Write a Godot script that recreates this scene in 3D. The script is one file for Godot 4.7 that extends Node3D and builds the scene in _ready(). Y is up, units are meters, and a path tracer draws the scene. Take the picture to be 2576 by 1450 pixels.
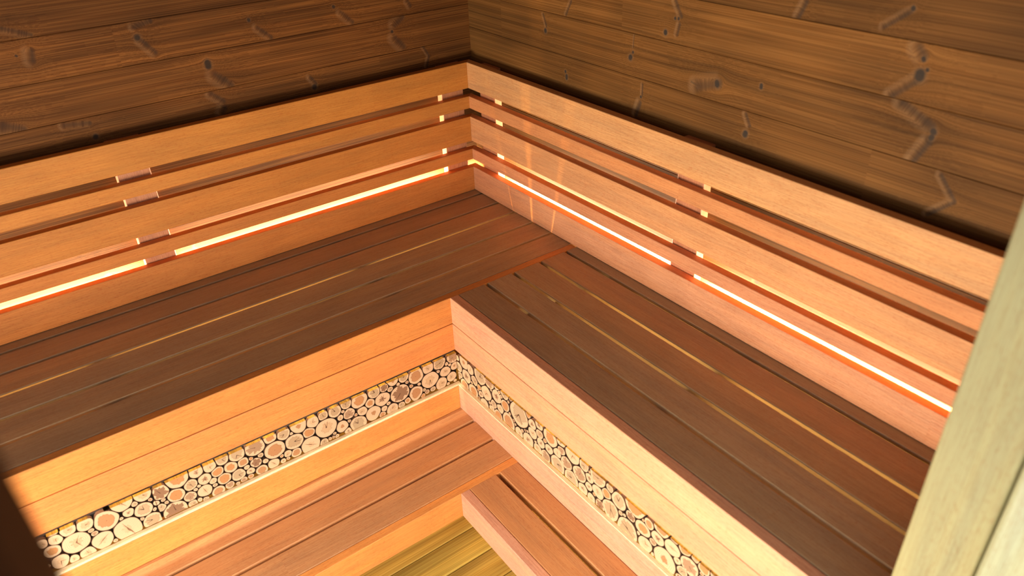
extends Node3D
# A corner of a timber sauna, built in metres. The corner of the backrest is the origin: the left
# bench runs along -x, the right bench along +z, y = 0 is the upper seat.

const SEAT := 0.0
const LOW := -0.419
const FLOOR := -0.80
const WALL := 0.056          # wall face behind the backrest
const END_X := -2.30         # end of the left bench
const END_Z := 1.862         # inner face of the doorway wall

var rng := RandomNumberGenerator.new()
var mats := {}
var tex := {}

var knots_left := [-1.211, 0.707, -1.215, 0.687, 0.011, -0.965, 0.698, -0.965, 0.698, 0.009, -0.960, 0.689, -0.934, 0.654, 0.009, -0.967, 0.725, -0.925, 0.734, 0.008, -0.807, 0.603, -0.807, 0.594, 0.010, -0.798, 0.566, -0.761, 0.531, 0.014, -0.821, 0.518, -0.791, 0.492, 0.009, -0.793, 0.472, -0.802, 0.462, 0.011, -1.133, 0.473, -1.134, 0.471, 0.007, -1.325, 0.546, -1.287, 0.529, 0.013, -1.196, 0.517, -1.139, 0.510, 0.008, -1.253, 0.768, -1.198, 0.744, 0.007, -0.415, 0.693, -0.414, 0.692, 0.005, -0.396, 0.672, -0.364, 0.640, 0.009, -0.670, 0.696, -0.670, 0.694, 0.005, -0.653, 0.671, -0.619, 0.639, 0.008, -0.169, 0.671, -0.162, 0.658, 0.008, -0.233, 0.591, -0.233, 0.590, 0.005, -0.230, 0.570, -0.202, 0.538, 0.013, -0.224, 0.610, -0.194, 0.629, 0.012, -0.514, 0.476, -0.515, 0.474, 0.008, -0.525, 0.506, -0.510, 0.484, 0.007, -0.130, 0.527, -0.110, 0.493, 0.005, -0.110, 0.493, -0.121, 0.463, 0.006, -1.242, 0.703, -1.241, 0.702, 0.003]
var knots_right := [0.467, 0.713, 0.445, 0.674, 0.005, 0.342, 0.658, 0.356, 0.627, 0.005, 0.352, 0.615, 0.352, 0.613, 0.007, 0.717, 0.664, 0.715, 0.633, 0.002, 0.716, 0.621, 0.716, 0.620, 0.004, 0.708, 0.607, 0.707, 0.605, 0.008, 0.847, 0.767, 0.869, 0.734, 0.007, 0.852, 0.727, 0.852, 0.726, 0.004, 0.863, 0.728, 0.863, 0.727, 0.004, 0.824, 0.690, 0.824, 0.688, 0.007, 0.866, 0.715, 0.861, 0.691, 0.006, 0.937, 0.582, 0.999, 0.603, 0.015, 0.918, 0.588, 0.947, 0.582, 0.003, 0.444, 0.514, 0.444, 0.513, 0.005, 0.449, 0.502, 0.449, 0.495, 0.006, 0.756, 0.545, 0.756, 0.516, 0.004, 0.753, 0.512, 0.753, 0.511, 0.004, 0.749, 0.495, 0.736, 0.459, 0.009, 1.197, 0.812, 1.185, 0.782, 0.008, 1.418, 0.832, 1.418, 0.831, 0.005, 1.414, 0.826, 1.370, 0.792, 0.006, 1.443, 0.766, 1.455, 0.754, 0.012, 1.458, 0.750, 1.459, 0.748, 0.005, 1.459, 0.722, 1.459, 0.717, 0.011, 1.470, 0.732, 1.470, 0.731, 0.004, 1.456, 0.711, 1.413, 0.672, 0.009, 1.438, 0.663, 1.502, 0.633, 0.011, 1.509, 0.626, 1.510, 0.624, 0.007, 1.509, 0.615, 1.508, 0.612, 0.006, 1.504, 0.604, 1.484, 0.561, 0.010, 1.088, 0.551, 1.102, 0.527, 0.006, 1.095, 0.507, 1.094, 0.503, 0.008, 0.997, 0.603, 0.998, 0.599, 0.009, 1.120, 0.625, 1.120, 0.620, 0.005, 1.543, 0.549, 1.579, 0.508, 0.006, 1.579, 0.507, 1.538, 0.466, 0.006]
var slices_left := [-1.577, -0.235, 0.0114, -1.565, -0.268, 0.0162, -1.560, -0.306, 0.0176, -1.551, -0.239, 0.0145, -1.549, -0.212, 0.0123, -1.535, -0.318, 0.0101, -1.522, -0.228, 0.0171, -1.517, -0.275, 0.0299, -1.505, -0.319, 0.0161, -1.486, -0.236, 0.0176, -1.480, -0.259, 0.0060, -1.476, -0.272, 0.0068, -1.466, -0.302, 0.0240, -1.443, -0.322, 0.0050, -1.443, -0.251, 0.0280, -1.434, -0.214, 0.0054, -1.414, -0.266, 0.0045, -1.409, -0.303, 0.0322, -1.401, -0.220, 0.0249, -1.394, -0.256, 0.0115, -1.376, -0.240, 0.0074, -1.373, -0.294, 0.0052, -1.362, -0.268, 0.0219, -1.353, -0.312, 0.0211, -1.353, -0.225, 0.0201, -1.341, -0.249, 0.0050, -1.340, -0.283, 0.0051, -1.332, -0.266, 0.0070, -1.325, -0.288, 0.0107, -1.316, -0.242, 0.0206, -1.315, -0.268, 0.0050, -1.310, -0.278, 0.0050, -1.297, -0.316, 0.0274, -1.285, -0.270, 0.0205, -1.270, -0.227, 0.0254, -1.255, -0.296, 0.0147, -1.254, -0.321, 0.0107, -1.245, -0.260, 0.0164, -1.238, -0.281, 0.0051, -1.237, -0.319, 0.0061, -1.229, -0.276, 0.0048, -1.224, -0.230, 0.0165, -1.223, -0.324, 0.0072, -1.218, -0.299, 0.0186, -1.211, -0.261, 0.0168, -1.193, -0.280, 0.0090, -1.192, -0.296, 0.0060, -1.191, -0.230, 0.0160, -1.189, -0.317, 0.0156, -1.177, -0.257, 0.0151, -1.166, -0.288, 0.0176, -1.158, -0.226, 0.0155, -1.158, -0.316, 0.0101, -1.143, -0.261, 0.0166, -1.138, -0.323, 0.0048, -1.130, -0.297, 0.0176, -1.121, -0.232, 0.0194, -1.121, -0.321, 0.0081, -1.111, -0.264, 0.0134, -1.106, -0.286, 0.0070, -1.102, -0.320, 0.0070, -1.099, -0.303, 0.0100, -1.090, -0.263, 0.0050, -1.080, -0.285, 0.0140, -1.073, -0.236, 0.0252, -1.071, -0.316, 0.0140, -1.064, -0.267, 0.0070, -1.056, -0.292, 0.0070, -1.037, -0.313, 0.0140, -1.030, -0.227, 0.0156, -1.026, -0.271, 0.0281, -1.012, -0.301, 0.0050, -1.011, -0.320, 0.0070, -0.997, -0.319, 0.0050, -0.995, -0.303, 0.0102, -0.993, -0.234, 0.0166, -0.973, -0.243, 0.0050, -0.972, -0.313, 0.0136, -0.970, -0.273, 0.0245, -0.950, -0.230, 0.0214, -0.929, -0.308, 0.0265, -0.927, -0.266, 0.0156, -0.911, -0.237, 0.0168, -0.891, -0.322, 0.0116, -0.879, -0.233, 0.0133, -0.877, -0.277, 0.0307, -0.873, -0.319, 0.0050, -0.862, -0.319, 0.0047, -0.857, -0.310, 0.0047, -0.852, -0.322, 0.0059, -0.844, -0.235, 0.0183, -0.832, -0.264, 0.0083, -0.831, -0.297, 0.0175, -0.822, -0.248, 0.0046, -0.817, -0.321, 0.0097, -0.810, -0.227, 0.0148, -0.809, -0.289, 0.0050, -0.806, -0.266, 0.0169, -0.786, -0.279, 0.0050, -0.785, -0.311, 0.0244, -0.769, -0.238, 0.0231, -0.766, -0.276, 0.0152, -0.740, -0.262, 0.0143, -0.733, -0.301, 0.0226, -0.721, -0.232, 0.0173, -0.707, -0.321, 0.0090, -0.700, -0.268, 0.0227, -0.698, -0.304, 0.0092, -0.690, -0.231, 0.0141, -0.683, -0.293, 0.0059, -0.674, -0.316, 0.0181, -0.672, -0.245, 0.0080, -0.660, -0.220, 0.0172, -0.645, -0.240, 0.0050, -0.643, -0.318, 0.0099, -0.642, -0.277, 0.0305, -0.626, -0.225, 0.0152, -0.622, -0.313, 0.0092, -0.616, -0.247, 0.0050, -0.605, -0.267, 0.0057, -0.591, -0.300, 0.0229, -0.586, -0.242, 0.0242, -0.578, -0.274, 0.0050, -0.570, -0.321, 0.0070, -0.563, -0.304, 0.0060, -0.555, -0.315, 0.0073, -0.543, -0.232, 0.0178, -0.540, -0.278, 0.0284, -0.534, -0.314, 0.0083, -0.511, -0.259, 0.0050, -0.503, -0.234, 0.0202, -0.503, -0.308, 0.0195, -0.486, -0.271, 0.0169, -0.481, -0.321, 0.0050, -0.480, -0.245, 0.0060, -0.468, -0.255, 0.0057, -0.467, -0.302, 0.0158, -0.457, -0.233, 0.0193, -0.455, -0.322, 0.0050, -0.453, -0.265, 0.0129]
var slices_right := [0.535, -0.311, 0.0080, 0.537, -0.237, 0.0080, 0.542, -0.269, 0.0161, 0.546, -0.297, 0.0109, 0.567, -0.320, 0.0194, 0.570, -0.236, 0.0215, 0.581, -0.281, 0.0221, 0.607, -0.240, 0.0160, 0.611, -0.286, 0.0050, 0.617, -0.315, 0.0231, 0.625, -0.270, 0.0160, 0.642, -0.295, 0.0042, 0.646, -0.322, 0.0050, 0.649, -0.280, 0.0094, 0.654, -0.239, 0.0264, 0.657, -0.300, 0.0118, 0.674, -0.327, 0.0198, 0.688, -0.277, 0.0248, 0.703, -0.304, 0.0063, 0.707, -0.227, 0.0208, 0.711, -0.251, 0.0042, 0.712, -0.321, 0.0128, 0.724, -0.295, 0.0136, 0.738, -0.257, 0.0223, 0.743, -0.218, 0.0106, 0.745, -0.321, 0.0188, 0.754, -0.231, 0.0062, 0.757, -0.290, 0.0152, 0.763, -0.240, 0.0067, 0.780, -0.221, 0.0189, 0.782, -0.261, 0.0189, 0.794, -0.310, 0.0272, 0.799, -0.235, 0.0047, 0.803, -0.276, 0.0050, 0.809, -0.217, 0.0091, 0.820, -0.290, 0.0050, 0.827, -0.300, 0.0040, 0.844, -0.317, 0.0156, 0.846, -0.251, 0.0408, 0.861, -0.299, 0.0054, 0.875, -0.287, 0.0049, 0.884, -0.285, 0.0047, 0.887, -0.312, 0.0222, 0.888, -0.223, 0.0098, 0.908, -0.275, 0.0182, 0.908, -0.242, 0.0152, 0.921, -0.296, 0.0050, 0.928, -0.316, 0.0166, 0.936, -0.226, 0.0146, 0.940, -0.254, 0.0140, 0.942, -0.286, 0.0166, 0.960, -0.264, 0.0073, 0.965, -0.313, 0.0187, 0.977, -0.281, 0.0158, 0.983, -0.239, 0.0265, 1.012, -0.308, 0.0267, 1.013, -0.267, 0.0146, 1.026, -0.218, 0.0153, 1.031, -0.246, 0.0129, 1.051, -0.273, 0.0203, 1.070, -0.313, 0.0248, 1.073, -0.231, 0.0261, 1.102, -0.273, 0.0243, 1.116, -0.313, 0.0167, 1.118, -0.231, 0.0170, 1.136, -0.288, 0.0117, 1.138, -0.258, 0.0134, 1.138, -0.236, 0.0039, 1.149, -0.319, 0.0140, 1.158, -0.298, 0.0050, 1.169, -0.231, 0.0267, 1.172, -0.277, 0.0197, 1.179, -0.319, 0.0152, 1.202, -0.258, 0.0151, 1.213, -0.230, 0.0109, 1.220, -0.297, 0.0279, 1.245, -0.247, 0.0221, 1.254, -0.281, 0.0071, 1.267, -0.276, 0.0048, 1.279, -0.311, 0.0321, 1.285, -0.264, 0.0132, 1.298, -0.223, 0.0288, 1.314, -0.296, 0.0050, 1.326, -0.241, 0.0045, 1.327, -0.268, 0.0216, 1.339, -0.309, 0.0215, 1.344, -0.237, 0.0135, 1.362, -0.281, 0.0093, 1.363, -0.321, 0.0050, 1.374, -0.257, 0.0180, 1.382, -0.220, 0.0200, 1.399, -0.305, 0.0332, 1.419, -0.247, 0.0215, 1.423, -0.214, 0.0116, 1.435, -0.275, 0.0096, 1.451, -0.219, 0.0171, 1.452, -0.322, 0.0140, 1.452, -0.293, 0.0146, 1.470, -0.257, 0.0250, 1.475, -0.296, 0.0070, 1.482, -0.220, 0.0103, 1.485, -0.317, 0.0140, 1.501, -0.291, 0.0140, 1.503, -0.250, 0.0050, 1.504, -0.263, 0.0070, 1.508, -0.227, 0.0161, 1.512, -0.318, 0.0100, 1.523, -0.288, 0.0070, 1.526, -0.262, 0.0140, 1.528, -0.239, 0.0050, 1.534, -0.308, 0.0140, 1.534, -0.221, 0.0106]

func _ready() -> void:
	rng.seed = 11
	# ---- camera -------------------------------------------------------------------------------
	var cam := Camera3D.new()
	cam.name = "camera"
	add_child(cam)
	cam.transform = Transform3D(Basis(Vector3(0.80481, -0.03490, 0.59251), Vector3(0.33723, 0.84837, -0.40810), Vector3(-0.48842, 0.52826, 0.69454)).orthonormalized(), Vector3(-1.36041, 1.14968, 2.14301))
	cam.fov = 41.624
	cam.near = 0.02
	cam.far = 50.0
	var lens := CameraAttributesPhysical.new()
	lens.frustum_focal_length = 27.0
	lens.exposure_aperture = 2.8
	lens.frustum_focus_distance = 2.35
	cam.attributes = lens
	cam.fov = 41.624
	cam.current = true
	# ---- sky, exposure ------------------------------------------------------------------------
	var env := Environment.new()
	env.background_mode = Environment.BG_COLOR
	env.background_color = Color(0.93, 0.98, 1.0)
	env.background_energy_multiplier = 1.5
	env.tonemap_mode = Environment.TONE_MAPPER_LINEAR
	env.tonemap_exposure = 1.0
	env.sdfgi_enabled = true
	env.ssao_enabled = true
	env.ssil_enabled = true
	var we := WorldEnvironment.new()
	we.name = "environment"
	we.environment = env
	add_child(we)
	# ---- lights: low unseen lamp inside the doorway, fill added below the end window ----------------
	area("lamp_light", Vector3(-1.25, 0.03, 1.80), Vector3(-0.30, -0.22, 0.85), Vector2(0.3, 0.14), Color(1.0, 0.92, 0.82), 1.22)
	area("side_fill_light", Vector3(-2.28, -0.03, 1.25), Vector3(0.0, 0.0, 0.95), Vector2(0.7, 0.34), Color(1.0, 0.96, 0.91), 3.8)  # unseen neutral fill, kept under the window opening so seat tops stay dark
	led_lights()
	make_textures()
	build_room()
	build_benches()
	build_backrests()
	build_log_panels()
	build_strips()


func area(called: String, at: Vector3, to: Vector3, size: Vector2, c: Color, e: float) -> AreaLight3D:
	var l := AreaLight3D.new()
	l.name = called
	l.area_size = size
	l.area_normalize_energy = true
	l.light_color = c
	l.light_energy = e
	l.shadow_enabled = true
	add_child(l, true)
	var up := Vector3.UP if absf((to - at).normalized().y) < 0.95 else Vector3.RIGHT
	l.look_at_from_position(at, to, up)
	return l


# Warm light strips on the wall behind the lowest slat; the studs interrupt them.
const LEFT_RUNS := [[-2.28, -2.165], [-2.066, -1.124], [-1.028, -0.095], [0.002, 0.052]]
const FRONT_LEFT := [[-2.07, -1.36], [-1.288, -0.612], [-0.542, -0.46]]
const FRONT_RIGHT := [[0.54, 0.722], [0.788, 1.225], [1.285, 1.80]]
const RIGHT_RUNS := [[0.121, 0.922], [1.020, 1.765]]

func led_lights() -> void:
	var warm := Color(1.0, 0.95, 0.83)
	for run in LEFT_RUNS:
		var a: float = run[0]
		var b: float = run[1]
		var m := (a + b) / 2.0
		var k := b - a
		area("strip_light", Vector3(m, 0.02, -0.032), Vector3(m, 0.02 + 0.3, -0.832), Vector2(k, 0.008), warm, 6.0 * k)
	for run in RIGHT_RUNS:
		var a: float = run[0]
		var b: float = run[1]
		var m := (a + b) / 2.0
		var k := b - a
		area("strip_light", Vector3(0.032, 0.02, m), Vector3(0.832, 0.02 + 0.3, m), Vector2(k, 0.008), warm, 6.0 * k)


	# behind the front boards of the upper benches, between the joists
	for run in FRONT_LEFT:
		area("front_light", Vector3((run[0] + run[1]) / 2.0, -0.055, 0.512), Vector3((run[0] + run[1]) / 2.0, -1.0, 0.54), Vector2(0.008, run[1] - run[0]), warm, 0.3 * (run[1] - run[0]))
	for run in FRONT_RIGHT:
		area("front_light", Vector3(-0.424, -0.055, (run[0] + run[1]) / 2.0), Vector3(-0.45, -1.0, (run[0] + run[1]) / 2.0), Vector2(run[1] - run[0], 0.008), warm, 0.3 * (run[1] - run[0]))
	# added unseen lights under the upper benches, making the seat gaps glow
	area("gap_fill_light", Vector3(-1.15, -0.40, 0.36), Vector3(-1.15, 0.0, 0.34), Vector2(0.04, 2.0), Color(1.0, 0.80, 0.45), 2.4)
	area("gap_fill_light", Vector3(-0.30, -0.40, 1.22), Vector3(-0.28, 0.0, 1.22), Vector2(1.2, 0.04), Color(1.0, 0.80, 0.45), 2.4 * 0.6)


# ================================ textures =====================================================
func noise_bytes(seed_: int, small: Vector2i, full: Vector2i, freq: float, octaves := 3) -> PackedByteArray:
	var n := FastNoiseLite.new()
	n.noise_type = FastNoiseLite.TYPE_SIMPLEX
	n.seed = seed_
	n.frequency = freq
	n.fractal_octaves = octaves
	var im := n.get_seamless_image(small.x, small.y)
	im.convert(Image.FORMAT_L8)
	if small != full:
		im.resize(full.x, full.y, Image.INTERPOLATE_CUBIC)
	return im.get_data()


func lin8(x: float) -> int:
	return clampi(int(255.0 * pow(clampf(x, 0.0, 1.0), 1.0 / 2.2)), 0, 255)


func keep(called: String, w: int, h: int, data: PackedByteArray) -> void:
	tex[called] = ImageTexture.create_from_image(Image.create_from_data(w, h, false, Image.FORMAT_RGB8, data))


# Fine even grain of the bench timber, near white: the albedo tints it.
func alder_texture() -> void:
	var w := 2048
	var h := 1024
	var full := Vector2i(w, h)
	var fine := noise_bytes(3, Vector2i(48, 1024), full, 0.30)
	var broad := noise_bytes(5, Vector2i(24, 256), full, 0.07)
	var fleck := noise_bytes(8, Vector2i(256, 1024), full, 0.42, 2)
	var patch := noise_bytes(9, Vector2i(64, 64), full, 0.09, 2)
	var d := PackedByteArray()
	d.resize(w * h * 3)
	for i in w * h:
		var f := fine[i] / 255.0 - 0.5
		var b := broad[i] / 255.0 - 0.5
		var p := patch[i] / 255.0 - 0.5
		var t := 0.82 + 0.30 * f + 0.18 * b + 0.10 * p
		var k := clampf((fleck[i] / 255.0 - 0.66) * 5.0, 0.0, 1.0) * 0.24
		d[i * 3] = lin8(t * (1.0 - 0.6 * k) + 0.06)
		d[i * 3 + 1] = lin8(t - 0.05 * b - k + 0.10 * f * t)
		d[i * 3 + 2] = lin8(t - 0.14 * b - 1.2 * k + 0.16 * f * t)
	keep("alder", w, h, d)


# Softwood boards with growth lines and knots. rows: seam heights (texture v in metres from the top).
func pine_texture(called: String, w: int, h: int, metre: float, origin: Vector2, flip: bool, rows: Array, knots: Array, base: Color, line: Color, pale: Color, dark: Color, seed_: int) -> void:
	var full := Vector2i(w, h)
	var fine := noise_bytes(seed_, Vector2i(9, 1024), Vector2i(w, 1024), 0.31)
	var broad := noise_bytes(seed_ + 1, Vector2i(8, 1024), Vector2i(w, 1024), 0.03, 2)
	var patch := noise_bytes(seed_ + 2, Vector2i(64, 64), full, 0.06, 2)
	var bend := PackedFloat32Array()
	bend.resize(w * h)
	var core := PackedFloat32Array()
	core.resize(w * h)
	var rim := PackedFloat32Array()
	rim.resize(w * h)
	for k in range(0, knots.size(), 5):
		var p0 := Vector2((knots[k] - origin.x) * (-1.0 if flip else 1.0), origin.y - knots[k + 1]) * metre
		var p1 := Vector2((knots[k + 2] - origin.x) * (-1.0 if flip else 1.0), origin.y - knots[k + 3]) * metre
		var r: float = knots[k + 4] * metre
		var reach := 7.0 * r
		var long := p0.distance_to(p1) > 1.2 * r
		var row := 0
		var mid := (p0.y + p1.y) / 2.0 / metre
		for q in rows.size():
			if mid > rows[q]:
				row = q
		var lo_y: float = maxf(rows[row] * metre, minf(p0.y, p1.y) - reach)
		var hi_y: float = minf((rows[row + 1] if row + 1 < rows.size() else 9.0) * metre, maxf(p0.y, p1.y) + reach)
		for y in range(maxi(0, int(lo_y)), mini(h, int(hi_y))):
			for x in range(maxi(0, int(minf(p0.x, p1.x) - reach * 1.6)), mini(w, int(maxf(p0.x, p1.x) + reach * 1.6))):
				var p := Vector2(x, y)
				var c := Geometry2D.get_closest_point_to_segment(p, p0, p1)
				var dv := p.y - c.y
				var dx := p.x - c.x
				var rho := sqrt(dv * dv + dx * dx)
				var i := y * w + x
				var side := dv if absf(dv) > 0.01 else 0.01
				bend[i] += -side * minf(1.0, r * r * 1.4 / (rho * rho * (0.6 + 0.4 * rho / r) + 0.4 * r * r))
				var a := rho / r
				core[i] = maxf(core[i], clampf((1.2 - a) * (1.1 if long else 1.6), 0.0, 1.0) * (clampf(0.45 + 0.6 * dx / r, 0.0, 0.85) if long else 0.9))
				var s := clampf(1.0 - absf(a - 0.9) / (1.2 if long else 0.9), 0.0, 1.0) * (0.4 if not long else clampf(0.1 - dx / r * 0.7, 0.0, 1.0))
				rim[i] = maxf(rim[i], s)
	var d := PackedByteArray()
	d.resize(w * h * 3)
	var row := 0
	for y in h:
		var ym := y / metre
		row = 0
		for q in rows.size():
			if ym > rows[q]:
				row = q
		var tone := 1.0 + 0.16 * sin(row * 2.4 + seed_)
		var shift := (row * 317 + seed_ * 53) % 1024
		var along := (row * 611) % w
		for x in w:
			var i := y * w + x
			var vy := posmod(int(y * 1.25 + bend[i] * 1.25) + shift, 1024)
			var g := fine[vy * w + (x + along) % w] / 255.0
			var b := broad[vy * w + (x + along) % w] / 255.0 - 0.5
			var l := clampf((g - 0.33) * 2.7, 0.0, 1.0)
			var t := tone * (0.88 + 0.50 * b + 0.40 * (patch[i] / 255.0 - 0.5))
			var cr := lerpf(line.r, base.r, l) * t
			var cg := lerpf(line.g, base.g, l) * t
			var cb := lerpf(line.b, base.b, l) * t
			var m := rim[i] * 0.5 * (0.5 + g)
			if m > 0.0:
				cr = lerpf(cr, pale.r, m)
				cg = lerpf(cg, pale.g, m)
				cb = lerpf(cb, pale.b, m)
			m = minf(1.0, core[i] * (1.05 + 0.5 * (g - 0.5)))
			if m > 0.0:
				cr = lerpf(cr, dark.r, m)
				cg = lerpf(cg, dark.g, m)
				cb = lerpf(cb, dark.b, m)
			d[i * 3] = lin8(cr)
			d[i * 3 + 1] = lin8(cg)
			d[i * 3 + 2] = lin8(cb)
	keep(called, w, h, d)


# Sixteen cut log ends in a 4 by 4 sheet; each disc fills its cell.
func log_end_texture() -> void:
	var cell := 224
	var w := cell * 4
	var d := PackedByteArray()
	d.resize(w * w * 3)
	var wob := FastNoiseLite.new()
	wob.noise_type = FastNoiseLite.TYPE_SIMPLEX
	wob.frequency = 0.9
	var grain := noise_bytes(77, Vector2i(w, w), Vector2i(w, w), 0.12, 3)
	# heart colours in linear light
	var hearts := [Color(0.44, 0.22, 0.09), Color(0.44, 0.31, 0.17), Color(0.56, 0.38, 0.21), Color(0.26, 0.14, 0.07), Color(0.48, 0.23, 0.08), Color(0.45, 0.33, 0.19), Color(0.62, 0.42, 0.24), Color(0.36, 0.22, 0.12)]
	for v in 16:
		var heart: Color = hearts[v % 8]
		var size := 0.32 + 0.075 * ((v * 5) % 7)
		var jag := 0.06 + 0.05 * (v % 4)
		var cracks := []
		for c in (v * 3) % 4:
			cracks.append(rng.randf() * TAU)
		var grey := v % 8 in [1, 5]
		if grey:
			size = 0.72
		var ox := (v % 4) * cell
		var oy := (v / 4) * cell
		for y in cell:
			for x in cell:
				var px := (x + 0.5) / cell * 2.0 - 1.0
				var py := (y + 0.5) / cell * 2.0 - 1.0
				var r := sqrt(px * px + py * py) / 0.96
				var a := atan2(py, px)
				var n := wob.get_noise_3d(cos(a) * 2.0, sin(a) * 2.0, v * 9.7)
				var n2 := wob.get_noise_3d(cos(a) * 0.8, sin(a) * 0.8, v * 5.1 + 40.0)
				var i := ((oy + y) * w + ox + x)
				var g := grain[i] / 255.0 - 0.5
				var edge := size + jag * n * 2.0 + 0.10 * n2
				var cr := 0.66
				var cg := 0.465
				var cb := 0.285
				var ring := sin((r + 0.05 * n2) * (46.0 + 5.0 * (v % 5))) * 0.09
				var m := clampf((edge - r) * 14.0, 0.0, 1.0)
				var deep := 1.0 - 0.25 * clampf(1.0 - absf(r - edge + 0.05) * 12.0, 0.0, 1.0)
				cr = lerpf(cr, heart.r * deep, m) * (1.0 + ring + 0.22 * g)
				cg = lerpf(cg, heart.g * deep, m) * (1.0 + 1.3 * ring + 0.30 * g)
				cb = lerpf(cb, heart.b * deep, m) * (1.0 + 1.5 * ring + 0.34 * g)
				for c in cracks:
					var along := cos(a - c) * r
					var off := absf(sin(a - c) * r + 0.04 * n)
					if along > 0.0 and along < 0.72 and off < 0.06 * (0.8 - along):
						cr *= 0.35
						cg *= 0.25
						cb *= 0.2
				if r < 0.035:
					cr *= 0.5
					cg *= 0.4
					cb *= 0.35
				var bark := clampf((r - 0.945) * 40.0, 0.0, 1.0)
				cr = lerpf(cr, 0.10, bark)
				cg = lerpf(cg, 0.055, bark)
				cb = lerpf(cb, 0.03, bark)
				d[i * 3] = lin8(cr)
				d[i * 3 + 1] = lin8(cg)
				d[i * 3 + 2] = lin8(cb)
	keep("log_ends", w, w, d)


func make_textures() -> void:
	alder_texture()
	log_end_texture()
	var l_rows := [0.0]
	var r_rows := [0.0]
	for k in 8:
		l_rows.append(0.93 - (0.8445 - 0.1065 * k))
		r_rows.append(0.93 - (0.886 - 0.1095 * k))
	pine_texture("pine_left", 2048, 720, 1130.0, Vector2(-1.75, 0.93), false, l_rows, knots_left, Color(0.235, 0.088, 0.016), Color(0.115, 0.036, 0.005), Color(0.30, 0.16, 0.065), Color(0.040, 0.024, 0.014), 21)
	pine_texture("pine_right", 2048, 720, 1130.0, Vector2(-0.06, 0.93), false, r_rows, knots_right, Color(0.240, 0.104, 0.022), Color(0.145, 0.056, 0.009), Color(0.36, 0.21, 0.095), Color(0.045, 0.034, 0.024), 34)
	pine_texture("spruce", 1024, 512, 1130.0, Vector2.ZERO, false, [0.0, 0.09, 0.18, 0.27, 0.36], [0.21, -0.035, 0.213, -0.037, 0.007, 0.22, -0.012, 0.222, -0.013, 0.006, 0.66, -0.13, 0.67, -0.14, 0.006, 0.43, -0.22, 0.436, -0.221, 0.005, 0.81, -0.31, 0.812, -0.312, 0.007], Color(0.70, 0.53, 0.20), Color(0.52, 0.34, 0.10), Color(0.62, 0.50, 0.26), Color(0.12, 0.10, 0.07), 55)


# ================================ materials ====================================================
func wood(sheet: String, tint: Color, rough: float, gloss := 0.5) -> StandardMaterial3D:
	var key := "%s %s %.2f" % [sheet, tint.to_html(), rough]
	if not mats.has(key):
		var m := StandardMaterial3D.new()
		m.albedo_texture = tex[sheet]
		m.albedo_color = tint
		m.roughness = rough
		m.metallic_specular = gloss
		mats[key] = m
	return mats[key]


func vary(c: Color, much := 0.05) -> Color:
	var step := rng.randi_range(-2, 2) * much / 2.0
	var warm := rng.randi_range(-1, 1) * 0.015
	return Color(clampf(c.r * (1.0 + step), 0, 1), clampf(c.g * (1.0 + step - warm), 0, 1), clampf(c.b * (1.0 + step - 2.0 * warm), 0, 1))


# ================================ shapes =======================================================
func numbered(called: String, parent: Node) -> String:
	if not parent.has_node(called):
		return called
	var k := 1
	while parent.has_node("%s_%03d" % [called, k]):
		k += 1
	return "%s_%03d" % [called, k]


func put(called: String, st: SurfaceTool, m: Material, parent: Node3D, mesh: ArrayMesh = null) -> MeshInstance3D:
	var o := MeshInstance3D.new()
	o.name = numbered(called, parent)
	o.mesh = st.commit(mesh) if st else mesh
	if m:
		o.mesh.surface_set_material(o.mesh.get_surface_count() - 1, m)
	parent.add_child(o, true)
	return o


func thing(called: String, label: String, category: String, at: Vector3, kind := "", group := "") -> Node3D:
	var o := Node3D.new()
	o.name = numbered(called, self)
	add_child(o, true)
	o.position = at
	o.set_meta("label", label)
	o.set_meta("category", category)
	if kind:
		o.set_meta("kind", kind)
	if group:
		o.set_meta("group", group)
	return o


func tri(st: SurfaceTool, p: Array, n: Array, uv: Array) -> void:
	var face: Vector3 = (p[2] - p[0]).cross(p[1] - p[0])
	var order := [0, 1, 2] if face.dot(n[0] + n[1] + n[2]) >= 0.0 else [0, 2, 1]
	for i in order:
		st.set_normal(n[i])
		st.set_uv(uv[i])
		st.add_vertex(p[i])


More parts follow.
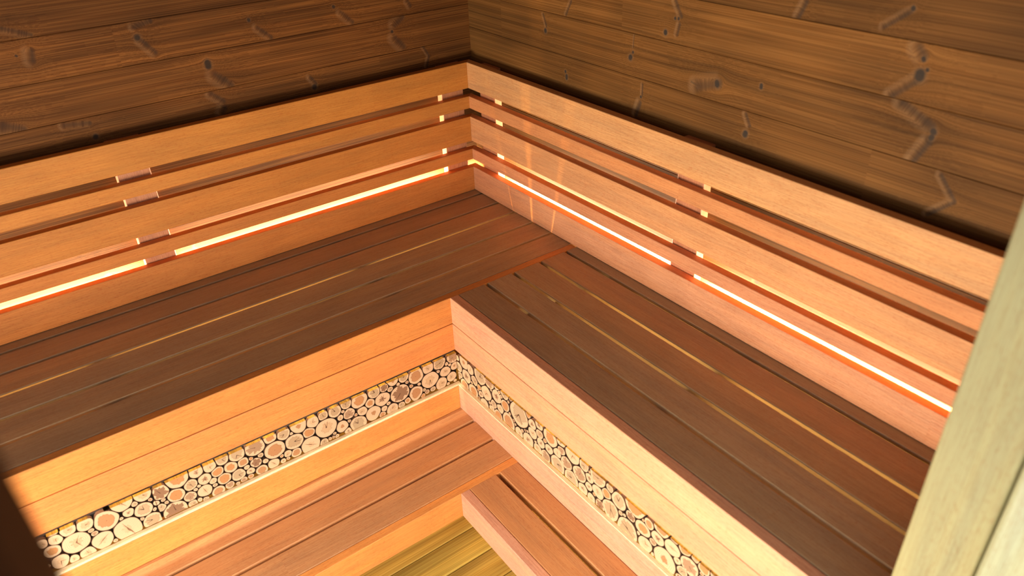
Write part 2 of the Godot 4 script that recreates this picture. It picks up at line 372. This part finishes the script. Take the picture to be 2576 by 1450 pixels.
# A board: its length runs along x or z from a to b; low..high is its height; d0..d1 its other side.
# The edges are rounded; m0 and m1 shear the ends (a mitre) about the line d = dref.
func board_into(st: SurfaceTool, axis: String, a: float, b: float, low: float, high: float, d0: float, d1: float, r: float, uv_at: Vector2, origin: Vector3, m0 := 0.0, m1 := 0.0, dref := 0.0, map := Rect2()) -> void:
	var prof := []
	var nor := []
	var corners := [[d1 - r, high - r, 0.0], [d0 + r, high - r, 90.0], [d0 + r, low + r, 180.0], [d1 - r, low + r, 270.0]]
	var steps := 3 if r > 0.0011 else 1
	for c in corners:
		for s in steps + 1:
			var t := deg_to_rad(c[2] + 90.0 * s / steps)
			prof.append(Vector2(c[0] + r * cos(t), c[1] + r * sin(t)))
			nor.append(Vector2(cos(t), sin(t)))
	var n := prof.size()
	var put3 := func(along: float, q: Vector2) -> Vector3:
		return (Vector3(along, q.y, q.x) if axis == "x" else Vector3(q.x, q.y, along)) - origin
	var dir3 := func(q: Vector2) -> Vector3:
		return Vector3(0, q.y, q.x) if axis == "x" else Vector3(q.x, q.y, 0)
	var run := 0.0
	for i in n:
		var j := (i + 1) % n
		var q: Vector2 = prof[i]
		var s: Vector2 = prof[j]
		var next := run + q.distance_to(s)
		var e := [a + m0 * (q.x - dref), b + m1 * (q.x - dref), b + m1 * (s.x - dref), a + m0 * (s.x - dref)]
		var p := [put3.call(e[0], q), put3.call(e[1], q), put3.call(e[2], s), put3.call(e[3], s)]
		var nn := [dir3.call(nor[i]), dir3.call(nor[i]), dir3.call(nor[j]), dir3.call(nor[j])]
		var uv := []
		for k in 4:
			var along: float = e[k]
			if map.size.x > 0.0:
				var y: float = q.y if k < 2 else s.y
				uv.append(Vector2((along - map.position.x) / map.size.x, (map.position.y - y) / map.size.y))
			else:
				uv.append(Vector2(along / 1.7 + uv_at.x, (run if k < 2 else next) / 0.85 + uv_at.y))
		tri(st, [p[0], p[1], p[2]], [nn[0], nn[1], nn[2]], [uv[0], uv[1], uv[2]])
		tri(st, [p[0], p[2], p[3]], [nn[0], nn[2], nn[3]], [uv[0], uv[2], uv[3]])
		run = next
	for side in 2:
		var out := (Vector3.RIGHT if axis == "x" else Vector3.BACK) * (1.0 if side else -1.0)
		var ends := []
		for q in prof:
			var along: float = (b + m1 * (q.x - dref)) if side else (a + m0 * (q.x - dref))
			ends.append(put3.call(along, q))
		for i in range(1, n - 1):
			var uvs := []
			for k in [0, i, i + 1]:
				uvs.append(Vector2(prof[k].x / 1.7 + uv_at.x, prof[k].y / 0.85 + uv_at.y))
			tri(st, [ends[0], ends[i], ends[i + 1]], [out, out, out], uvs)


func board(called: String, axis: String, a: float, b: float, low: float, high: float, d0: float, d1: float, m: Material, parent: Node3D, r := 0.003, m0 := 0.0, m1 := 0.0, dref := 0.0, map := Rect2()) -> MeshInstance3D:
	var st := SurfaceTool.new()
	st.begin(Mesh.PRIMITIVE_TRIANGLES)
	board_into(st, axis, a, b, low, high, d0, d1, r, Vector2(rng.randf(), rng.randf()), parent.position, m0, m1, dref, map)
	return put(called, st, m, parent)


# An upright of w by t, standing along y.
func upright(called: String, x0: float, x1: float, z0: float, z1: float, low: float, high: float, m: Material, parent: Node3D, r := 0.003) -> MeshInstance3D:
	var st := SurfaceTool.new()
	st.begin(Mesh.PRIMITIVE_TRIANGLES)
	board_into(st, "x", low, high, x0, x1, z0, z1, r, Vector2(rng.randf(), rng.randf()), Vector3.ZERO)
	var arrays := st.commit_to_arrays()
	var v: PackedVector3Array = arrays[Mesh.ARRAY_VERTEX]
	var n: PackedVector3Array = arrays[Mesh.ARRAY_NORMAL]
	for i in v.size():       # (length, width, depth) to (width, length, depth): a mirror, so turn the faces
		v[i] = Vector3(v[i].y, v[i].x, v[i].z) - parent.position
		n[i] = Vector3(n[i].y, n[i].x, n[i].z)
	for i in range(0, v.size(), 3):
		var t := v[i + 1]
		v[i + 1] = v[i + 2]
		v[i + 2] = t
		var s := n[i + 1]
		n[i + 1] = n[i + 2]
		n[i + 2] = s
	var uv: PackedVector2Array = arrays[Mesh.ARRAY_TEX_UV]
	for i in range(0, v.size(), 3):
		var t := uv[i + 1]
		uv[i + 1] = uv[i + 2]
		uv[i + 2] = t
	arrays[Mesh.ARRAY_VERTEX] = v
	arrays[Mesh.ARRAY_NORMAL] = n
	arrays[Mesh.ARRAY_TEX_UV] = uv
	arrays[Mesh.ARRAY_TANGENT] = null
	var mesh := ArrayMesh.new()
	mesh.add_surface_from_arrays(Mesh.PRIMITIVE_TRIANGLES, arrays)
	return put(called, null, m, parent, mesh)


# ================================ the room =====================================================
func build_room() -> void:
	var plain := wood("spruce", Color(0.55, 0.40, 0.27), 0.8)
	# the two planked walls
	var wl := thing("wall_left", "dark brown pine plank wall behind the long bench left of the corner", "wall", Vector3(0, FLOOR, -WALL), "structure")
	var top := 0.8445 + 0.1065 * 5
	while top > FLOOR + 0.02:
		board("plank", "x", -2.45, WALL, maxf(top - 0.1060, FLOOR), top, -WALL - 0.016, -WALL, wood("pine_left", Color(1, 1, 1), 0.65, 0.25), wl, 0.0016, 0.0, 0.0, 0.0, Rect2(-1.75, 0.93, 1.8124, 0.6372))
		top -= 0.1065
	board("sheathing", "x", -2.45, WALL + 0.06, FLOOR, 1.378, -WALL - 0.06, -WALL - 0.017, plain, wl, 0.001)
	var wr := thing("wall_right", "brown pine plank wall with grey knots, right of the corner", "wall", Vector3(WALL, FLOOR, 0), "structure")
	top = 0.886 + 0.1095 * 4
	while top > FLOOR + 0.02:
		board("plank", "z", -WALL, END_Z, maxf(top - 0.1090, FLOOR), top, WALL, WALL + 0.016, wood("pine_right", Color(1, 1, 1), 0.65, 0.25), wr, 0.0016, 0.0, 0.0, 0.0, Rect2(-0.06, 0.93, 1.8124, 0.6372))
		top -= 0.1095
	board("sheathing", "z", -WALL - 0.06, END_Z + 0.12, FLOOR, 1.378, WALL + 0.017, WALL + 0.06, plain, wr, 0.001)
	# end wall with a window, doorway wall
	var we := thing("wall_end", "plain timber wall with a window at the far end of the long bench", "wall", Vector3(-2.45, FLOOR, 0.9), "structure")
	board("lining", "z", -WALL, END_Z, FLOOR, 0.35, -2.51, -2.45, plain, we, 0.001)
	board("lining", "z", -WALL, END_Z, 1.15, 1.378, -2.51, -2.45, plain, we, 0.001)
	board("lining", "z", -WALL, 0.50, 0.35, 1.15, -2.51, -2.45, plain, we, 0.001)
	board("lining", "z", 1.40, END_Z, 0.35, 1.15, -2.51, -2.45, plain, we, 0.001)
	var wf := thing("wall_front", "timber wall with the doorway that one looks in through", "wall", Vector3(-0.95, FLOOR, END_Z), "structure")
	board("lining", "x", -2.51, -1.445, FLOOR, 1.378, END_Z + 0.003, END_Z + 0.098, plain, wf, 0.001)
	board("lining", "x", -0.445, WALL, FLOOR, 1.378, END_Z + 0.003, END_Z + 0.098, plain, wf, 0.001)
	board("lining", "x", -1.445, -0.445, 1.25, 1.378, END_Z + 0.003, END_Z + 0.098, plain, wf, 0.001)
	var ce := thing("ceiling", "timber ceiling over the benches", "ceiling", Vector3(-1.2, 1.38, 0.9), "structure")
	board("lining", "x", -2.51, WALL + 0.06, 1.38, 1.42, -WALL - 0.06, END_Z + 0.12, plain, ce, 0.001)
	# floor boards run along the long bench
	var fl := thing("floor", "yellowish spruce floor boards below the lower benches", "floor", Vector3(-1.2, FLOOR, 0.9), "structure")
	var z := 0.6778 - 0.1055 * 7
	while z < END_Z - 0.01:
		board("floor_board", "x", -2.45, WALL, FLOOR - 0.028, FLOOR, z + 0.0012, minf(z + 0.1043, END_Z), wood("spruce", vary(Color(1.0, 0.96, 0.74), 0.06), 0.5), fl, 0.004)
		z += 0.1055
	board("subfloor", "x", -2.51, WALL + 0.06, FLOOR - 0.09, FLOOR - 0.03, -WALL - 0.06, END_Z + 0.12, plain, fl, 0.001)
	var gr := thing("ground", "ground outside the doorway", "ground", Vector3(-1.2, FLOOR - 0.05, 3.4), "structure")
	board("slab", "x", -4.5, 2.0, FLOOR - 0.09, FLOOR - 0.03, END_Z + 0.12, 6.0, wood("spruce", Color(0.55, 0.52, 0.46), 0.9), gr, 0.001)
	# door frame
	var j := thing("trim_1", "pale yellowish timber door post at the right edge, close to the eye", "door post", Vector3(-0.47, FLOOR, 1.91), "structure")
	upright("post", -0.5066, -0.447, END_Z + 0.008, 1.9625, FLOOR, 1.25, wood("alder", Color(0.64, 0.63, 0.455), 0.6, 0.3), j, 0.004)
	var k := thing("trim_2", "pale rounded outer door lining beside the door post", "door lining", Vector3(-0.47, FLOOR, 2.0), "structure")
	upright("lining", -0.516, -0.447, 1.9650, 2.06, FLOOR, 1.25, wood("alder", Color(0.70, 0.73, 0.57), 0.45, 0.5), k, 0.009)
	var l := thing("trim_3", "door post blurred at the lower left, shade painted into its dark brown", "door post", Vector3(-1.42, FLOOR, 1.91), "structure")
	upright("post", -1.445, -1.3955, END_Z + 0.004, 1.955, FLOOR, 1.25, wood("pine_left", Color(0.52, 0.43, 0.30), 0.8, 0.2), l, 0.004)  # same frame timber as the pale post; its shade is in the tint


# ================================ benches ======================================================
const A1 := Color(0.88, 0.60, 0.31)      # bench timber of the left fronts, warm light put into the tint

func seat(m: Color, much := 0.05) -> Material:
	return wood("alder", vary(m, much), 0.44, 0.42)


func build_benches() -> void:
	var dark := Color(0.705, 0.61, 0.465)  # same timber as the fronts; weaker light on the tops put into the tint
	# upper left bench
	var b := thing("upper_bench", "long upper bench left of the corner with five brown seat boards", "bench", Vector3(-1.2, FLOOR, 0.28))
	var gaps := [-0.034, 0.0402, 0.1430, 0.2395, 0.3410, 0.4395, 0.5367]
	for i in 6:
		var g0: float = gaps[i] + (0.0 if i == 0 else 0.0047)
		var g1: float = gaps[i + 1] - (0.0006 if i == 5 else 0.0047)
		board("seat_board", "x", END_X, 0.030, SEAT - 0.027, SEAT, g0, g1, seat(dark), b)
	board("front_board", "x", END_X, 0.0, -0.0880, SEAT, 0.5373, 0.563, seat(A1), b, 0.0025)
	board("front_board", "x", END_X, 0.0, -0.1814, -0.0902, 0.5373, 0.563, seat(Color(0.88, 0.585, 0.32)), b, 0.0025)
	for x in [-2.1, -1.3235, -0.577, 0.0]:
		board("joist", "z", -0.02, 0.536, -0.085, -0.0285, x - 0.03, x + 0.03, wood("spruce", Color(0.8, 0.7, 0.55), 0.7), b, 0.002)
	for x in [-2.1, -1.3235, -0.577]:
		upright("leg", x - 0.02, x + 0.02, -0.02, 0.025, FLOOR, -0.086, wood("spruce", Color(0.8, 0.7, 0.55), 0.7), b)
	# upper right bench
	var c := thing("upper_bench", "upper bench along the right wall, its seat boards butting the long one", "bench", Vector3(-0.22, FLOOR, 1.2))
	gaps = [0.034, -0.0412, -0.1422, -0.2439, -0.3410, -0.4363]
	for i in 5:
		var g0: float = gaps[i] - (0.0 if i == 0 else 0.0050)
		var g1: float = gaps[i + 1] + (0.0006 if i == 4 else 0.0050)
		board("seat_board", "z", 0.5640, END_Z, SEAT - 0.027, SEAT, g1, g0, seat(dark), c)
	board("front_board", "z", 0.5632, END_Z, -0.0880, SEAT, -0.4647, -0.4369, seat(Color(0.84, 0.625, 0.47)), c, 0.0025)  # right fronts: same timber, whiter light put into the tint
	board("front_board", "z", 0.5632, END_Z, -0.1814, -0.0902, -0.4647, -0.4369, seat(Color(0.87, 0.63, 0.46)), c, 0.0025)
	for z in [0.584, 0.755, 1.254, 1.83]:
		board("joist", "x", -0.435, 0.022, -0.085, -0.0285, z - 0.020, z + 0.020, wood("spruce", Color(0.8, 0.7, 0.55), 0.7), c, 0.002)
	for z in [0.584, 1.254, 1.83]:
		upright("leg", -0.03, 0.015, z - 0.02, z + 0.02, FLOOR, -0.086, wood("spruce", Color(0.8, 0.7, 0.55), 0.7), c)
	# lower left bench with its upstand
	var lowc := Color(0.745, 0.555, 0.365)
	var d := thing("lower_bench", "lower bench left of the corner with three seat boards and an upstand", "bench", Vector3(-1.2, FLOOR, 0.69))
	board("upstand_board", "x", END_X, -0.4552, LOW - 0.03, -0.3325, 0.5310, 0.5485, seat(A1), d, 0.0015)
	var strip := board("ledge_strip", "x", END_X, -0.4443, -0.3322, -0.3277, 0.5315, 0.5480, wood("alder", Color(0.95, 0.90, 0.73), 0.45), d, 0.001)
	strip.set_meta("label", "pale unstained ledge strip on the upstand")
	var lg := [[0.5490, 0.6205], [0.6302, 0.7228], [0.7322, 0.8227]]
	for g in lg:
		board("seat_board", "x", END_X, -0.4555, LOW - 0.027, LOW, g[0], g[1], seat(lowc), d)
	board("front_board", "x", END_X, -0.4555, -0.5074, LOW, 0.8234, 0.8498, seat(A1), d, 0.0025)
	for x in [-2.1, -1.35, -0.715]:
		board("joist", "z", 0.54, 0.822, -0.50, LOW - 0.0285, x - 0.02, x + 0.02, wood("spruce", Color(0.8, 0.7, 0.55), 0.7), d, 0.002)
		upright("leg", x - 0.02, x + 0.02, 0.545, 0.59, FLOOR, -0.501, wood("spruce", Color(0.8, 0.7, 0.55), 0.7), d)
	# lower right bench
	var e := thing("lower_bench", "lower bench below the right wall bench, two seat boards and an upstand", "bench", Vector3(-0.55, FLOOR, 1.3))
	board("upstand_board", "z", 0.5490, END_Z, LOW - 0.03, -0.3325, -0.4550, -0.4430, seat(Color(0.88, 0.68, 0.54)), e, 0.0015)  # upstand whitened too, the paler light is in its colour
	strip = board("ledge_strip", "z", 0.5490, END_Z, -0.3322, -0.3277, -0.4545, -0.4434, wood("alder", Color(0.95, 0.90, 0.73), 0.45), e, 0.001)
	strip.set_meta("label", "pale unstained ledge strip on the upstand")
	board("seat_board", "z", 0.8503, END_Z, LOW - 0.027, LOW, -0.5193, -0.4556, seat(lowc), e)
	board("seat_board", "z", 0.8503, END_Z, LOW - 0.027, LOW, -0.6209, -0.5325, seat(lowc), e)
	board("front_board", "z", 0.8503, END_Z, -0.5074, LOW, -0.6497, -0.6216, seat(Color(0.88, 0.66, 0.52)), e, 0.0025)  # tint carries the whiter light of the right side
	for z in [0.90, 1.4, 1.83]:
		board("joist", "x", -0.620, -0.456, -0.50, LOW - 0.0285, z - 0.02, z + 0.02, wood("spruce", Color(0.8, 0.7, 0.55), 0.7), e, 0.002)
		upright("leg", -0.502, -0.460, z - 0.02, z + 0.02, FLOOR, -0.501, wood("spruce", Color(0.8, 0.7, 0.55), 0.7), e)


# ================================ backrests ====================================================
func build_backrests() -> void:
	var bands := [[0.374, 0.462], [0.3046, 0.3466], [0.187, 0.2755], [0.119, 0.158], [0.0015, 0.0903]]
	var left_lit_tints := [Color(0.80, 0.54, 0.24), Color(0.80, 0.535, 0.245), Color(0.79, 0.52, 0.24), Color(0.80, 0.515, 0.255), Color(0.79, 0.505, 0.25)]  # one wood on both walls; the warm light here is put into the colour
	var right_lit_tints := [Color(0.89, 0.68, 0.44), Color(0.87, 0.61, 0.385), Color(0.88, 0.65, 0.43), Color(0.87, 0.61, 0.425), Color(0.87, 0.63, 0.45)]  # paler copies of the left slats, whiter light painted into them
	var a := thing("slatted_backrest", "orange five-slat backrest on the left wall, light glowing through its lowest gap", "backrest", Vector3(-1.2, SEAT, -0.014))
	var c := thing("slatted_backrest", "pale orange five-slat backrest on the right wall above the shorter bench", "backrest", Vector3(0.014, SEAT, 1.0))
	for i in 5:
		var lo: float = bands[i][0]
		var hi: float = bands[i][1]
		board("slat", "x", END_X, -0.0002, lo, hi, -0.027, 0.0, wood("alder", left_lit_tints[i], 0.5, 0.35), a, 0.0022, 0.0, -1.0)
		board("slat", "z", 0.0002, END_Z, lo, hi, 0.0, 0.027, wood("alder", right_lit_tints[i], 0.5, 0.35), c, 0.0022, -1.0, 0.0)
	for x in [-2.16, -1.1195, -0.0905]:
		upright("stud", x, x + 0.0875, -0.0555, -0.0275, 0.0005, 0.455, wood("alder", Color(0.78, 0.54, 0.37), 0.6), a, 0.0035)
	for z in [0.0270, 0.9265, 1.77]:
		upright("stud", 0.0275, 0.0555, z, z + 0.0895, 0.0005, 0.455, wood("alder", Color(0.78, 0.54, 0.37), 0.6), c, 0.0035)
	# added blocks between the studs, hidden behind the top slat, stopping the strip light
	for run in LEFT_RUNS:
		board("light_stop", "x", run[0], run[1], 0.379, 0.40, -0.0555, -0.0275, wood("pine_left", Color(0.7, 0.65, 0.6), 0.8), a, 0.001)
	for run in RIGHT_RUNS:
		board("light_stop", "z", run[0], run[1], 0.379, 0.40, 0.0275, 0.0555, wood("pine_left", Color(0.7, 0.65, 0.6), 0.8), c, 0.001)


func build_strips() -> void:
	var glow := StandardMaterial3D.new()
	glow.albedo_color = Color(1.0, 0.9, 0.7)
	glow.emission_enabled = true
	glow.emission = Color(1.0, 0.86, 0.58)
	glow.emission_energy_multiplier = 8.0
	var a := thing("light_strip", "glowing warm light strip behind the lowest slat on the left wall", "light strip", Vector3(-1.2, -0.003, -0.0425))
	for run in LEFT_RUNS:
		board("strip", "x", run[0], run[1], -0.008, 0.002, -0.0555, -0.0365, glow, a, 0.0015)
	var c := thing("light_strip", "white glowing light strip behind the lowest slat on the right wall", "light strip", Vector3(0.0425, -0.003, 1.0))
	for run in RIGHT_RUNS:
		board("strip", "z", run[0], run[1], -0.008, 0.002, 0.0365, 0.0555, glow, c, 0.0015)


# ================================ log slice panels =============================================
const PANEL_TOP := -0.2205
const PANEL_LOW := -0.3274

# discs: (along, y, radius) triples. along_x: the panel faces +z at d, else it faces -x.
func log_panel(label: String, discs: Array, along_x: bool, d: float, from: float, to: float) -> void:
	var mid := (from + to) / 2.0
	var at := Vector3(mid, PANEL_LOW, d) if along_x else Vector3(d, PANEL_LOW, mid)
	var t := thing("log_slice_panel", label, "panel", at, "", "panels of log slices under the upper benches")
	var back := StandardMaterial3D.new()
	back.albedo_color = Color(0.10, 0.07, 0.055)
	back.roughness = 0.9
	if along_x:
		board("backing", "x", from, to, PANEL_LOW - 0.0, PANEL_TOP, d - 0.022, d - 0.0095, back, t, 0.001)
	else:
		board("backing", "z", from, to, PANEL_LOW - 0.0, PANEL_TOP, d + 0.0095, d + 0.022, back, t, 0.001)
	var ends := wood("log_ends", Color(0.98, 0.97, 0.96), 0.6)
	var bark := mats.get("bark") as StandardMaterial3D
	if bark == null:
		bark = StandardMaterial3D.new()
		bark.albedo_color = Color(0.33, 0.22, 0.14)
		bark.roughness = 0.9
		mats["bark"] = bark
	var cut := wood("spruce", Color(0.66, 0.60, 0.42), 0.8, 0.2)
	var out := Vector3.BACK if along_x else Vector3.LEFT
	for k in range(0, discs.size(), 3):
		var c := Vector2(discs[k], discs[k + 1])
		if c.x < from - 0.003 or c.x > to + 0.003:
			continue
		var r: float = discs[k + 2]
		var sides := 12 if r < 0.009 else 18 if r < 0.02 else 22
		var phase := rng.randf() * TAU
		var lump := rng.randf_range(0.03, 0.07)
		var raw := []
		for s in sides:
			var th := TAU * s / sides
			var e := Vector2(cos(th), sin(th))
			var rho := r * (1.24 + lump * sin(2.0 * th + phase) + 0.5 * lump * sin(3.0 * th - 2.0 * phase))
			for q in range(0, discs.size(), 3):
				if q == k or absf(discs[q] - c.x) > 0.09:
					continue
				var w := Vector2(discs[q], discs[q + 1]) - c
				var dist := w.length()
				var half: float = (dist + r - discs[q + 2]) / 2.0 - 0.0009
				var f := e.dot(w / dist)
				if f > 0.05:
					rho = minf(rho, maxf(half, 0.3 * r) / f)
			raw.append(e * rho)
		var poly := []
		for s in sides:
			poly.append((raw[s] * 2.0 + raw[(s + 1) % sides] + raw[(s + sides - 1) % sides]) / 4.0)
		var big := 0.0
		for q in poly:
			big = maxf(big, q.length())
		var variant := rng.randi_range(0, 15)
		var spin := rng.randf() * TAU
		var proud := rng.randf_range(-0.0012, 0.0012)
		var pts := []
		var uvs := []
		var flat := []
		for s in sides:
			var q: Vector2 = poly[s]
			var p := c + q
			var g := Vector2(clampf(p.x, from + 0.0004, to - 0.0004), clampf(p.y, PANEL_LOW, PANEL_TOP))
			flat.append(g != p)
			var along := q.angle() + spin
			var share := (g - c).length() / maxf(q.length(), 0.0001)
			pts.append(g)
			uvs.append(Vector2((variant % 4 + 0.5 + 0.475 * share * cos(along)) / 4.0, (variant / 4 + 0.5 + 0.475 * share * sin(along)) / 4.0))
		var put3 := func(g: Vector2, depth: float) -> Vector3:
			return (Vector3(g.x, g.y, d + proud - depth) if along_x else Vector3(d - proud + depth, g.y, g.x)) - at
		var centre := Vector2(clampf(c.x, from + 0.001, to - 0.001), clampf(c.y, PANEL_LOW + 0.001, PANEL_TOP - 0.001))
		var cuv := Vector2((variant % 4 + 0.5) / 4.0, (variant / 4 + 0.5) / 4.0)
		var face := SurfaceTool.new()
		face.begin(Mesh.PRIMITIVE_TRIANGLES)
		var rim := SurfaceTool.new()
		rim.begin(Mesh.PRIMITIVE_TRIANGLES)
		var sawn := SurfaceTool.new()
		sawn.begin(Mesh.PRIMITIVE_TRIANGLES)
		var n_sawn := 0
		for s in sides:
			var u := (s + 1) % sides
			tri(face, [put3.call(centre, 0.0), put3.call(pts[s], 0.0), put3.call(pts[u], 0.0)], [out, out, out], [cuv, uvs[s], uvs[u]])
			var en: Vector2 = (pts[s] + pts[u]) / 2.0 - centre
			var is_flat: bool = flat[s] and flat[u]
			if is_flat:
				en = Vector2(0, signf(en.y)) if absf(pts[s].y - pts[u].y) < 0.0001 else Vector2(signf(en.x), 0)
			en = en.normalized()
			var n3 := Vector3(en.x, en.y, 0) if along_x else Vector3(0, en.y, en.x)
			var st := sawn if is_flat else rim
			n_sawn += 1 if is_flat else 0
			var q4 := [put3.call(pts[s], 0.0), put3.call(pts[u], 0.0), put3.call(pts[u], 0.0125), put3.call(pts[s], 0.0125)]
			var t4 := [Vector2(0, pts[s].x * 3.0), Vector2(0, pts[u].x * 3.0), Vector2(0.02, pts[u].x * 3.0), Vector2(0.02, pts[s].x * 3.0)]
			tri(st, [q4[0], q4[1], q4[2]], [n3, n3, n3], [t4[0], t4[1], t4[2]])
			tri(st, [q4[0], q4[2], q4[3]], [n3, n3, n3], [t4[0], t4[2], t4[3]])
		var mesh := face.commit()
		mesh.surface_set_material(0, ends)
		if n_sawn < sides:
			rim.commit(mesh)
			mesh.surface_set_material(mesh.get_surface_count() - 1, bark)
		if n_sawn:
			sawn.commit(mesh)
			mesh.surface_set_material(mesh.get_surface_count() - 1, cut)
		put("log_slice", null, null, t, mesh)


# The discs go on past the frame: repeat a stretch of them further along.
func further(discs: Array, lo: float, hi: float, shift: float) -> Array:
	var more := discs.duplicate()
	for k in range(0, discs.size(), 3):
		if discs[k] > lo and discs[k] < hi:
			more.append_array([discs[k] + shift, discs[k + 1], discs[k + 2]])
	return more


func build_log_panels() -> void:
	slices_left = further(slices_left, -1.30, -0.56, -1.025)
	slices_right = further(slices_right, 0.56, 0.90, 0.985)
	log_panel("panel of round log slices below the long bench, from the corner leftwards", slices_left, true, 0.531, -1.3320, -0.4435)
	log_panel("panel of larger log slices at the dark door post, beyond the panel seam", slices_left, true, 0.531, END_X, -1.3324)
	log_panel("panel of whitish log slices below the right wall bench", slices_right, false, -0.443, 0.5325, END_Z)
